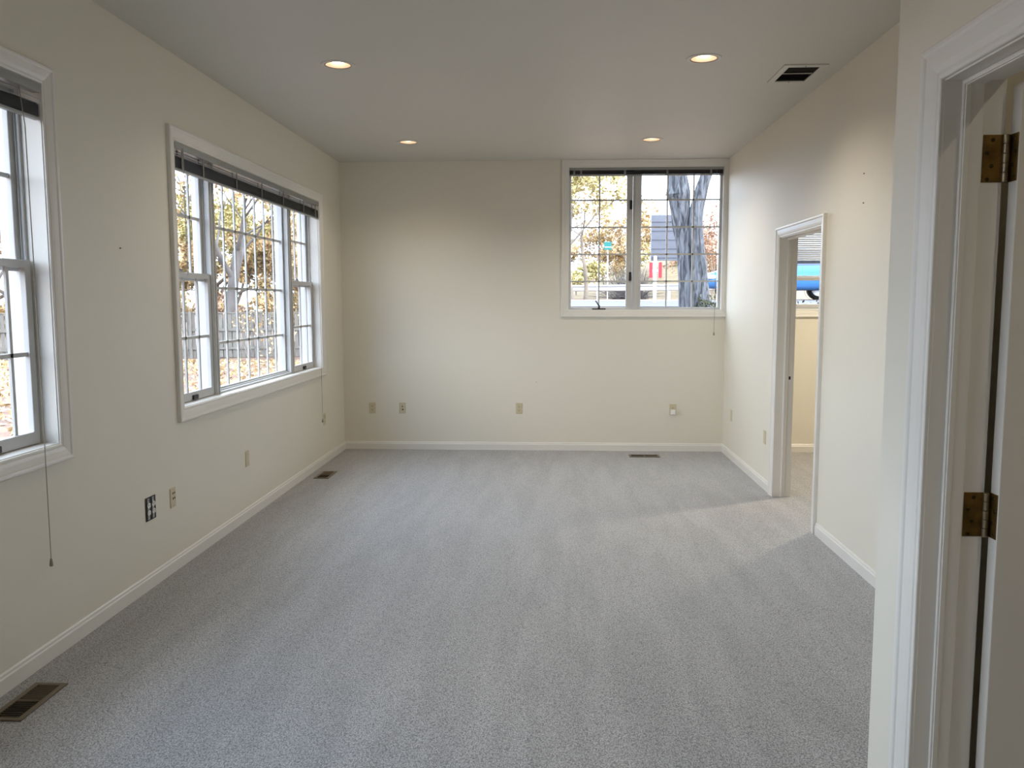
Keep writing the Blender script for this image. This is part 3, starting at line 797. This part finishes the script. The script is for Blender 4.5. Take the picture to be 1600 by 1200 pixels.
rnd = random.Random(5)
def leaf_cloud(m, c, n, rx, ry, rz, size, r):
    for _ in range(n):
        while True:
            u = Vector((r.uniform(-1, 1), r.uniform(-1, 1), r.uniform(-1, 1)))
            if u.length < 1: break
        p = Vector((c[0] + u.x * rx, c[1] + u.y * ry, c[2] + u.z * rz))
        a = Vector((r.gauss(0, 1), r.gauss(0, 1), r.gauss(0, 1))).normalized(); b = a.cross(Vector((r.gauss(0, 1), r.gauss(0, 1), r.gauss(0, 1)))).normalized()
        s_ = size * r.uniform(.6, 1.3)
        m.add([p - a * s_, p - b * s_ * .6 + a.cross(b) * s_ * .15, p + a * s_, p + b * s_ * .6 + a.cross(b) * s_ * .15], [(0, 1, 2, 3)])
def tree(name, label, cat, base, height, r0, seed, leaves, leafmat_, lsize=.10, lean=(0, 0), depth=5, bark='twig', group=None, spread=.55, first=.30, kids=3):
    r = random.Random(seed); mb = MB(); lf = MB(); tips = []
    def br(p, d, ln, rad, dep):
        k = 4; pts = [p]; q = p.copy(); dd = d.copy()
        for i in range(k):
            dd = (dd + Vector((r.gauss(0, .10), r.gauss(0, .10), r.gauss(0, .05) + .03))).normalized()
            q = q + dd * ln / k; pts.append(q.copy())
        rads = [rad * (1 - .42 * i / k) for i in range(k + 1)]
        mb.tube(pts, rads, 7 if rad > .05 else (5 if rad > .015 else 3), cap=False)
        if dep <= 2: tips.extend(pts[1:])
        if dep <= 0: return
        for c in range(kids if dep > 1 else kids + 1):
            i = r.randint(2, k) if dep < depth else r.randint(3, k)
            ax = Vector((r.gauss(0, 1), r.gauss(0, 1), r.gauss(0, .5))).normalized()
            nd = (dd * (1 - spread) + ax * spread + Vector((0, 0, .10))).normalized()
            br(pts[i], nd, ln * r.uniform(.55, .80), rads[i] * r.uniform(.50, .72), dep - 1)
    b0 = Vector(base)
    br(b0 - Vector((0, 0, .2)), Vector((lean[0], lean[1], 1)).normalized(), height * first, r0, depth)
    root = mb.build(name, M[bark], None, smooth=True, recalc=False)
    tag(root, label, cat, group)
    if leaves and tips:
        for _ in range(leaves):
            t = tips[r.randrange(len(tips))]
            leaf_cloud(lf, t, 1, .25, .25, .25, lsize, r)
        lf.build('foliage', M[leafmat_], root, recalc=False)
    return root

fl = MB(); rf_ = random.Random(31)
for _ in range(9000):
    x = rf_.uniform(-24, -4); y = rf_.uniform(max(13, -x * 1.2), 30)
    if x > -.27 * y: continue
    leaf_cloud(fl, (x, y, gz(x, y) + .03), 1, .02, .02, .02, .075, rf_)
tag(fl.build('fallen_leaves', M['leafgold'], None, recalc=False), 'scattered golden leaves lying on the yard before the fence', 'leaves', kind='stuff')
# --- left yard: board fence, bare trees with golden leaves behind it
FA, FB = Vector((-30, 27.0, 0)), Vector((-7.6, 32.4, 0))
def fence():
    root = tag(empty('board_fence', (FA.x, FA.y, -.62), math.atan2(FB.y - FA.y, FB.x - FA.x)), 'weathered grey board fence across the yard outside the wide window', 'fence')
    L = (FB - FA).length; r = random.Random(3)
    m = MB(); x = 0
    while x < L:
        h = 1.72 + r.uniform(-.015, .015); m.box(x, x + .135, -.012 + .012 * (int(x / .165) % 2), .010 + .012 * (int(x / .165) % 2), .04, h); x += .165
    m.build('boards', M['fence'], root)
    MB().box(0, L, -.03, .03, 1.72, 1.76).build('cap_rail', M['fence'], root)
    for z in (.35, 1.05): MB().box(0, L, -.055, -.012, z, z + .09).build('rail', M['fence'], root)
    for i in range(int(L / 2.4) + 1): MB().box(i * 2.4 - .05, i * 2.4 + .05, -.10, -.055, 0, 1.80).build('post', M['fence'], root)
    return root
fence()
k = 0
GRP = 'trees beyond the board fence'
spots = [(-9.6, 35, 9, .20, 'leafgold'), (-11.5, 38, 11, .24, 'leafgold'), (-13.4, 34, 9, .17, 'leafgold'), (-15.6, 37, 11, .22, 'leafyellow'), (-17.8, 34, 9, .18, 'leafgold'),
         (-19.5, 40, 11, .2, 'leafgold'), (-22.5, 35, 10, .2, 'leafrust'), (-26.5, 38, 11, .22, 'leafgold'), (-31, 38, 10, .2, 'leafyellow'), (-12.6, 43, 11, .2, 'leafyellow')]
for i, (x, y, h, rr, lm_) in enumerate(spots):
    tree('autumn_tree', 'tall thin tree with golden leaves and bare branches beyond the board fence', 'tree', (x, y, -.62), h * 1.2, rr, 11 + i, 8500, lm_, .105, (rnd.uniform(-.2, .2), 0), 5, group=GRP, first=.24)
SH = 'saplings behind the fence'
for i in range(9):
    x = -8.8 - i * 1.6; y = 33.8 + (x + 7.6) * .24 + rnd.uniform(.3, 1.2)
    tree('golden_shrub', 'low golden brush rising just behind the board fence', 'shrub', (x, y, -.62), 3.6, .05, 60 + i, 1500, 'leafgold' if i % 3 else 'leafrust', .10, (0, 0), 4, group='golden brush behind the fence', first=.36, spread=.6)
for i, (x, y, hh) in enumerate(((-10.2, 27.5, 2.3), (-8.3, 24.5, 2.0), (-12.0, 25.0, 1.8))):
    tree('bare_sapling', ['thin bare sapling in front of the fence, middle of the view', 'thin bare sapling before the fence, nearest the right mullion', 'thin bare sapling before the fence, left of the others'][i],
         'sapling', (x, y, -.62), hh, .022, 90 + i, 60, 'leafgold', .06, (0, 0), 4, group='bare saplings in the yard', first=.4, spread=.45, bark='twig')
# big leaning trunk seen high through the centre window
tree('leaning_tree', 'thick leaning tree with forked bare limbs seen through the centre of the wide window', 'tree', (-13.0, 30.5 + 1.6, -.62), 13, .30, 204, 1500, 'leafgold', .12, (.28, 0), 5, bark='greytwig', first=.34, spread=.5)

# --- street side behind the back wall
# road strip following the ground
def strip(name, mat, y0, y1, x0=-14, x1=40, lift=.012, slope=0.0):
    m = MB(); vs = []; n = 40
    for i in range(n + 1):
        x = x0 + (x1 - x0) * i / n
        for y in (y0, (y0 + y1) / 2, y1): yy = y - slope * (x - 1); vs.append((x, yy, gz(x, yy) + lift))
    fs = [(i * 3 + j, i * 3 + 3 + j, i * 3 + 4 + j, i * 3 + 1 + j) for i in range(n) for j in (0, 1)]
    return strut(m.add(vs, fs).build(name, mat))
strip('road', M['asphalt'], 16.6, 24.4, x0=.2)
strip('road_edge_line', M['steel'], 23.6, 23.8, x0=.2, lift=.02)

# guard rail
gr = tag(empty('guard_rail', (0, 0, 0)), 'pale steel guard rail running behind the road outside the back window', 'guard rail')
GA, GB = Vector((-1.5, 42.5, 0)), Vector((16, 33.5, 0))
gd = (GB - GA).normalized(); gnx = Vector((gd.y, -gd.x, 0))
prof = [(-.0, .0), (.04, .03), (.04, .07), (0, .11), (0, .19), (.04, .23), (.04, .27), (0, .30)]
n = 24; vs = []
for i in range(n + 1):
    p = GA + (GB - GA) * i / n; zt = gz(p.x, p.y) + .42
    for t, h in prof: q = p + gnx * (t + .06); vs.append((q.x, q.y, zt + h))
    for t, h in reversed(prof): q = p + gnx * (t + .055); vs.append((q.x, q.y, zt + h))
kk = 2 * len(prof)
MB().add(vs, [(i * kk + j, i * kk + (j + 1) % kk, (i + 1) * kk + (j + 1) % kk, (i + 1) * kk + j) for i in range(n) for j in range(kk)]).build('beam', M['steel'], gr)
for i in range(11):
    p = GA + (GB - GA) * (i + .35) / 11; zz = gz(p.x, p.y)
    MB().box(p.x - .07, p.x + .07, p.y - .07, p.y + .07, zz - .1, zz + .68).build('post', M['steel'], gr)

# straw bank behind the rail
def bank():
    vs = []; nx, ny = 40, 8
    for j in range(ny + 1):
        for i in range(nx + 1):
            x = -6 + 34 * i / nx; y = 44 + 14 * j / ny
            z = gz(x, y) + 1.9 * smooth(j / ny) * (1 - .3 * math.sin(x * .5)) * smooth((x + 1) / 8)
            vs.append((x, y, z + (.02 if j else -.05)))
    return MB().add(vs, [(j * (nx + 1) + i, j * (nx + 1) + i + 1, (j + 1) * (nx + 1) + i + 1, (j + 1) * (nx + 1) + i) for j in range(ny) for i in range(nx)])
strut(bank().build('grass_bank', M['straw'], smooth=True))

# forked trunk close to the window
def big_trunk():
    mb = MB(); Y0 = 15.0; zb = gz(3.4, Y0)
    r = random.Random(8)
    def stem(rows, y, n=28, ph=0):
        vs = []
        for (zz, u0, u1) in rows:
            cx = (u0 + u1) / 2; rr = (u1 - u0) / 2
            for q in range(n):
                a = 2 * math.pi * q / n
                wob = 1 + .05 * math.sin(3 * a + zz * 1.7 + ph) + .03 * math.sin(7 * a + zz * 4 + ph)
                vs.append((cx + rr * wob * math.cos(a), y + rr * .95 * wob * math.sin(a), zz))
        k_ = len(rows)
        fs = [(i * n + q, i * n + (q + 1) % n, (i + 1) * n + (q + 1) % n, (i + 1) * n + q) for i in range(k_ - 1) for q in range(n)]
        mb.add(vs, fs)
    def dens(rows, k_=6):
        o = []
        for a, b in zip(rows, rows[1:]):
            for i in range(k_): t = i / k_; o.append(tuple(a[j] + (b[j] - a[j]) * t for j in range(3)))
        return o + [rows[-1]]
    stem(dens([(1.21, 2.218, 2.558), (1.415, 2.26, 2.52), (1.891, 2.251, 2.51), (2.117, 2.235, 2.494), (2.341, 2.231, 2.479), (2.566, 2.205, 2.463), (2.845, 2.143, 2.446), (3.124, 2.105, 2.44), (3.324, 2.068, 2.436), (3.413, 2.01, 2.435), (3.513, 2.031, 2.422), (3.733, 2.038, 2.373), (4.229, 1.941, 2.274), (5.102, 1.749, 2.081), (6.074, 1.558, 1.8)]), 15.02)
    stem(dens([(1.21, 2.399, 2.897), (1.415, 2.429, 2.813), (1.664, 2.447, 2.797), (1.89, 2.454, 2.769), (2.228, 2.447, 2.739), (2.565, 2.418, 2.676), (2.956, 2.388, 2.645), (3.122, 2.407, 2.653), (3.344, 2.458, 2.693), (3.509, 2.5, 2.722), (3.729, 2.584, 2.784), (4.222, 2.684, 2.895), (5.088, 2.875, 3.051), (6.049, 3.114, 3.245)]), 14.95, ph=2)
    o = mb.build('large_tree', M['bark'], None, smooth=True, recalc=False)
    tag(o, 'big forked tree trunk with furrowed grey bark close outside the back window', 'tree')
    # crown of branches above the view
    cr_ = MB()
    rr = random.Random(21)
    def br(p, d, ln, rad, dep):
        pts = [p]; q = p.copy(); dd = d.copy()
        for i in range(4):
            dd = (dd + Vector((rr.gauss(0, .12), rr.gauss(0, .12), rr.gauss(0, .06)))).normalized(); q = q + dd * ln / 4; pts.append(q.copy())
        rads = [rad * (1 - .45 * i / 4) for i in range(5)]
        cr_.tube(pts, rads, 7, cap=False)
        if dep <= 0: return
        for c in range(3):
            ax = Vector((rr.gauss(0, 1), rr.gauss(0, 1), rr.gauss(0, .5))).normalized(); i = rr.randint(2, 4)
            br(pts[i], (dd * .5 + ax * .5 + Vector((0, 0, .15))).normalized(), ln * .7, rads[i] * .65, dep - 1)
    br(Vector((1.68, 15.02, 6.05)), Vector((-.3, 0, 1)), 2.4, .12, 4)
    br(Vector((3.18, 14.95, 6.0)), Vector((.4, .1, 1)), 2.4, .07, 4)
    cr_.build('branches', M['bark'], o, smooth=True, recalc=False)
    iv = MB()
    for _ in range(90): leaf_cloud(iv, (2.70 + rr.uniform(-.16, .16), 14.60 + rr.uniform(-.08, .08), 1.40 + abs(rr.gauss(0, .10))), 1, .05, .05, .05, .04, rr)
    tag(iv.build('ivy', M['leafgreen'], None, recalc=False), 'dark ivy leaves at the foot of the big forked tree', 'ivy')
big_trunk()

# roadside sign on a pale post with red strips
zg = gz(2.57, 21.0)
sg = tag(empty('roadside_sign', (2.57, 21.0, zg)), 'large grey sign board on a pale post with two red strips', 'road sign')
MB().tube([(0, 0, -.1), (0, 0, 2.66 - zg)], .045, 12).build('post', M['steel'], sg)
pb = MB().box(-.10, 1.07, .05, .17, 2.55 - zg, 3.67 - zg)
for i in range(5): pb.box(-.10, 1.07, .03, .05, 2.62 + .22 * i - zg, 2.65 + .22 * i - zg)
pb.build('board', M['signback'], sg)
for a0, a1 in ((-.148, -.072), (.081, .162)):
    MB().box(a0, a1, -.06, -.045, 2.12 - zg, 2.50 - zg).build('red_strip', M['red'], sg)
MB().box(-.12, .13, -.045, -.03, 2.26 - zg, 2.33 - zg).build('bracket', M['steel'], sg)
zg = gz(2.69, 40.5)
ts = tag(empty('street_sign', (2.69, 40.5, zg)), 'small teal sign on a thin post among the golden brush', 'road sign')
MB().tube([(0, .03, -.1), (0, .03, 4.3 - zg)], .03, 8).build('post', M['steel'], ts)
MB().box(-.18, .18, 0, .02, 3.99 - zg, 4.37 - zg).build('panel', M['teal'], ts, bevel=.01)
MB().box(-.15, .15, -.004, 0.0, 4.10 - zg, 4.14 - zg).build('panel_stripe', M['white'], ts)

# trees and brush on the street side
tree('yellow_tree', 'tree with yellow leaves at the left edge of the back window', 'tree', (.71, 30, gz(.71, 30)), 7.5, .13, 301, 1900, 'leafyellow', .085, (.03, 0), 5, first=.3)
tree('branching_tree', 'open tree with arching bare branches and orange leaves outside the left casement', 'tree', (1.53, 38, gz(1.5, 38)), 9, .11, 307, 1300, 'leafgold', .10, (.1, 0), 5, bark='twig', first=.34, spread=.6)
tree('orange_tree', 'orange-leaved tree behind the window mullion', 'tree', (4.3, 46, gz(4, 46)), 9, .12, 311, 2000, 'leafgold', .11, (0, 0), 5, first=.26)
for i, (u, Y, h, mt, lb) in enumerate(((1.87, 43.8, 3.2, 'leafyellow', 'round yellow-green bush behind the guard rail'), (3.08, 47, 4.6, 'leafgold', 'tall golden brush behind the teal sign'),
                                     (1.39, 48, 4.4, 'leafgold', 'golden brush at the left edge of the casement view'), (5.35, 50, 5.2, 'leafyellow', 'yellow brush left of the grey sign board'),
                                     (8.32, 44, 5.8, 'leafrust', 'rust-coloured brush right of the big tree'), (9.49, 46, 5.2, 'leafrust', 'rust-coloured brush above the blue car'), (4.27, 52, 5.0, 'leafrust', 'rusty brush on the bank behind the mullion'), (9.12, 54, 5.0, 'leafgold', 'golden brush partly hidden by the big tree'))):
    x = u; m_ = tree('bush', lb, 'bush', (x, Y, gz(x, Y)), h, .05, 400 + i, 2100, mt, .085, (0, 0), 4, group='autumn brush along the street', first=.36, spread=.62, kids=4)
# grey leafless mound of twigs
gm = MB(); r = random.Random(77); cx, cy = 4.05, 43.8
for _ in range(420):
    a = r.uniform(0, 6.28); e = r.uniform(.05, 1.4); d = Vector((math.cos(a) * math.cos(e), math.sin(a) * math.cos(e), math.sin(e)))
    L_ = 1.75; p = Vector((cx + r.gauss(0, .35), cy + r.gauss(0, .2), gz(cx, cy)))
    gm.tube([p, p + d * L_ * .5 + Vector((0, 0, .08)), p + d * L_ * r.uniform(.8, 1.15)], [.014, .009, .004], 3, cap=False)
tag(gm.build('grey_bush', M['greytwig'], None, recalc=False), 'dense grey leafless bush behind the guard rail left of the sign post', 'bush')

# hedge of shrubs under the next room's window
hb = MB()
for _ in range(900): leaf_cloud(hb, (3.85 + r.gauss(0, .75), 11.4 + r.gauss(0, .12), gz(3.8, 11.4) + abs(r.gauss(0, .09))), 1, .03, .03, .03, .028, r)
tag(hb.build('low_shrub', M['leafgreen'], None, recalc=False), 'low dark shrub just outside the window of the next room', 'shrub')

# ------------------------------------------------------------------ blue car
def car():
    Yc = 26.0; L = 4.75; Wd = 1.8
    x0 = 4.60; zg = gz(x0 + 2, Yc)
    root = tag(empty('blue_car', (x0, Yc, zg)), 'blue car parked beside the road, seen past the big tree and through the doorway', 'car')
    # lower body outline (x, z) from nose to tail, then cabin
    lower = [(0.02, .42, .62), (0.15, .36, .78), (.55, .32, .90), (1.05, .30, .98), (1.35, .30, 1.02), (2.2, .28, 1.03), (3.2, .28, 1.04), (4.0, .30, 1.05), (4.45, .34, 1.00), (4.68, .42, .92), (4.75, .50, .80)]
    wfac = [.62, .80, .90, .95, .97, 1, 1, .98, .94, .86, .74]
    m = MB(); vs = []; n = 12
    for (x, zl, zh), wf in zip(lower, wfac):
        hw = Wd / 2 * wf
        sec = [(-hw * .90, zl), (-hw, zl + .12), (-hw * 1.0, (zl + zh) / 2), (-hw * .97, zh - .10), (-hw * .86, zh), (-hw * .3, zh + .02),
               (hw * .3, zh + .02), (hw * .86, zh), (hw * .97, zh - .10), (hw, (zl + zh) / 2), (hw, zl + .12), (hw * .90, zl)]
        vs += [(x, y, z) for y, z in sec]
    k_ = len(lower)
    fs = [(i * n + j, i * n + (j + 1) % n, (i + 1) * n + (j + 1) % n, (i + 1) * n + j) for i in range(k_ - 1) for j in range(n)] + [tuple(range(n)), tuple((k_ - 1) * n + j for j in range(n))]
    m.add(vs, fs)
    m.build('body', M['carblue'], root, smooth=True)
    cab = [(1.15, .98, .90), (1.95, 1.42, .74), (2.5, 1.50, .70), (3.3, 1.48, .70), (3.85, 1.38, .74), (4.45, 1.02, .88)]
    vs = []
    for x, z, wf in cab:
        hw = Wd / 2 * wf
        vs += [(x, -Wd / 2 * .9, 1.0), (x, -hw, z - .02), (x, -hw * .7, z + .01), (x, hw * .7, z + .01), (x, hw, z - .02), (x, Wd / 2 * .9, 1.0)]
    k_ = len(cab)
    MB().add(vs, [(i * 6 + j, i * 6 + (j + 1) % 6, (i + 1) * 6 + (j + 1) % 6, (i + 1) * 6 + j) for i in range(k_ - 1) for j in range(6)] + [tuple(range(6)), tuple((k_ - 1) * 6 + j for j in range(6))]).build('windows', M['carglass'], root, smooth=False)
    rf = MB(); vs = []
    for x, z, wf in cab[1:5]:
        hw = Wd / 2 * wf; vs += [(x, -hw, z), (x, -hw * .7, z + .03), (x, hw * .7, z + .03), (x, hw, z), (x, 0, z - .01)]
    rf.add(vs, [(i * 5 + j, i * 5 + (j + 1) % 5, (i + 1) * 5 + (j + 1) % 5, (i + 1) * 5 + j) for i in range(3) for j in range(5)] + [(0, 1, 2, 3, 4), (15, 16, 17, 18, 19)])
    rf.build('roof', M['carblue'], root, smooth=False)
    for xp in (1.32, 2.62, 3.75):
        for s_ in (-1, 1):
            MB().tube([(xp + (.45 if xp < 2 else 0), s_ * Wd / 2 * .90, 1.0), (xp + (.62 if xp < 2 else 0), s_ * Wd / 2 * .745, 1.44)], .035, 6).build('pillar', M['carblue'], root)
    R_ = .335
    for xw in (.92, 3.78):
        for s_ in (-1, 1):
            yw = s_ * (Wd / 2 - .10)
            MB().lathe([(R_ + .05, -.02), (R_ + .05, .02)], (xw, yw + s_ * .11, R_), 28, 'Y').build('wheel_arch', M['black'], root)
            w = MB().lathe([(.22, -.11), (.30, -.115), (R_, -.09), (R_, .09), (.30, .115), (.22, .11)], (xw, yw, R_), 32, 'Y', close=True).build('wheel', M['tyre'], root, smooth=True)
            rm = MB().lathe([(.225, -.105), (.225, .105), (.205, .105), (.205, -.105)], (xw, yw, R_), 28, 'Y', close=True)
            for q in range(6):
                a = q * math.pi / 3; c = Vector((math.cos(a), 0, math.sin(a)))
                rm.tube([Vector((xw, yw + s_ * .085, R_)) + c * .03, Vector((xw, yw + s_ * .095, R_)) + c * .215], [.034, .024], 6)
            rm.lathe([(.0005, s_ * .10), (.045, s_ * .10), (.05, s_ * .06)], (xw, yw, R_), 16, 'Y')
            rm.disc((xw, yw - s_ * .02, R_), .21, 24, 'Y')
            rm.build('rim', M['rim'], w)
    for s_ in (-1, 1):
        MB().box(.02, .30, s_ * .62 - .16, s_ * .62 + .16, .62, .74).build('headlamp', M['lamp'], root, bevel=.03)
        MB().box(4.55, 4.74, s_ * .68 - .12, s_ * .68 + .12, .76, .90).build('tail_lamp', M['red'], root, bevel=.03)
        MB().box(1.55, 1.70, s_ * 1.0 - .09, s_ * 1.0 + .09, 1.02, 1.16).build('side_mirror', M['carblue'], root, bevel=.03)
        for xd in (2.35, 3.35): MB().box(xd, xd + .16, s_ * .905 - .015, s_ * .905 + .015, .86, .89).build('door_handle', M['carblue'], root)
car()
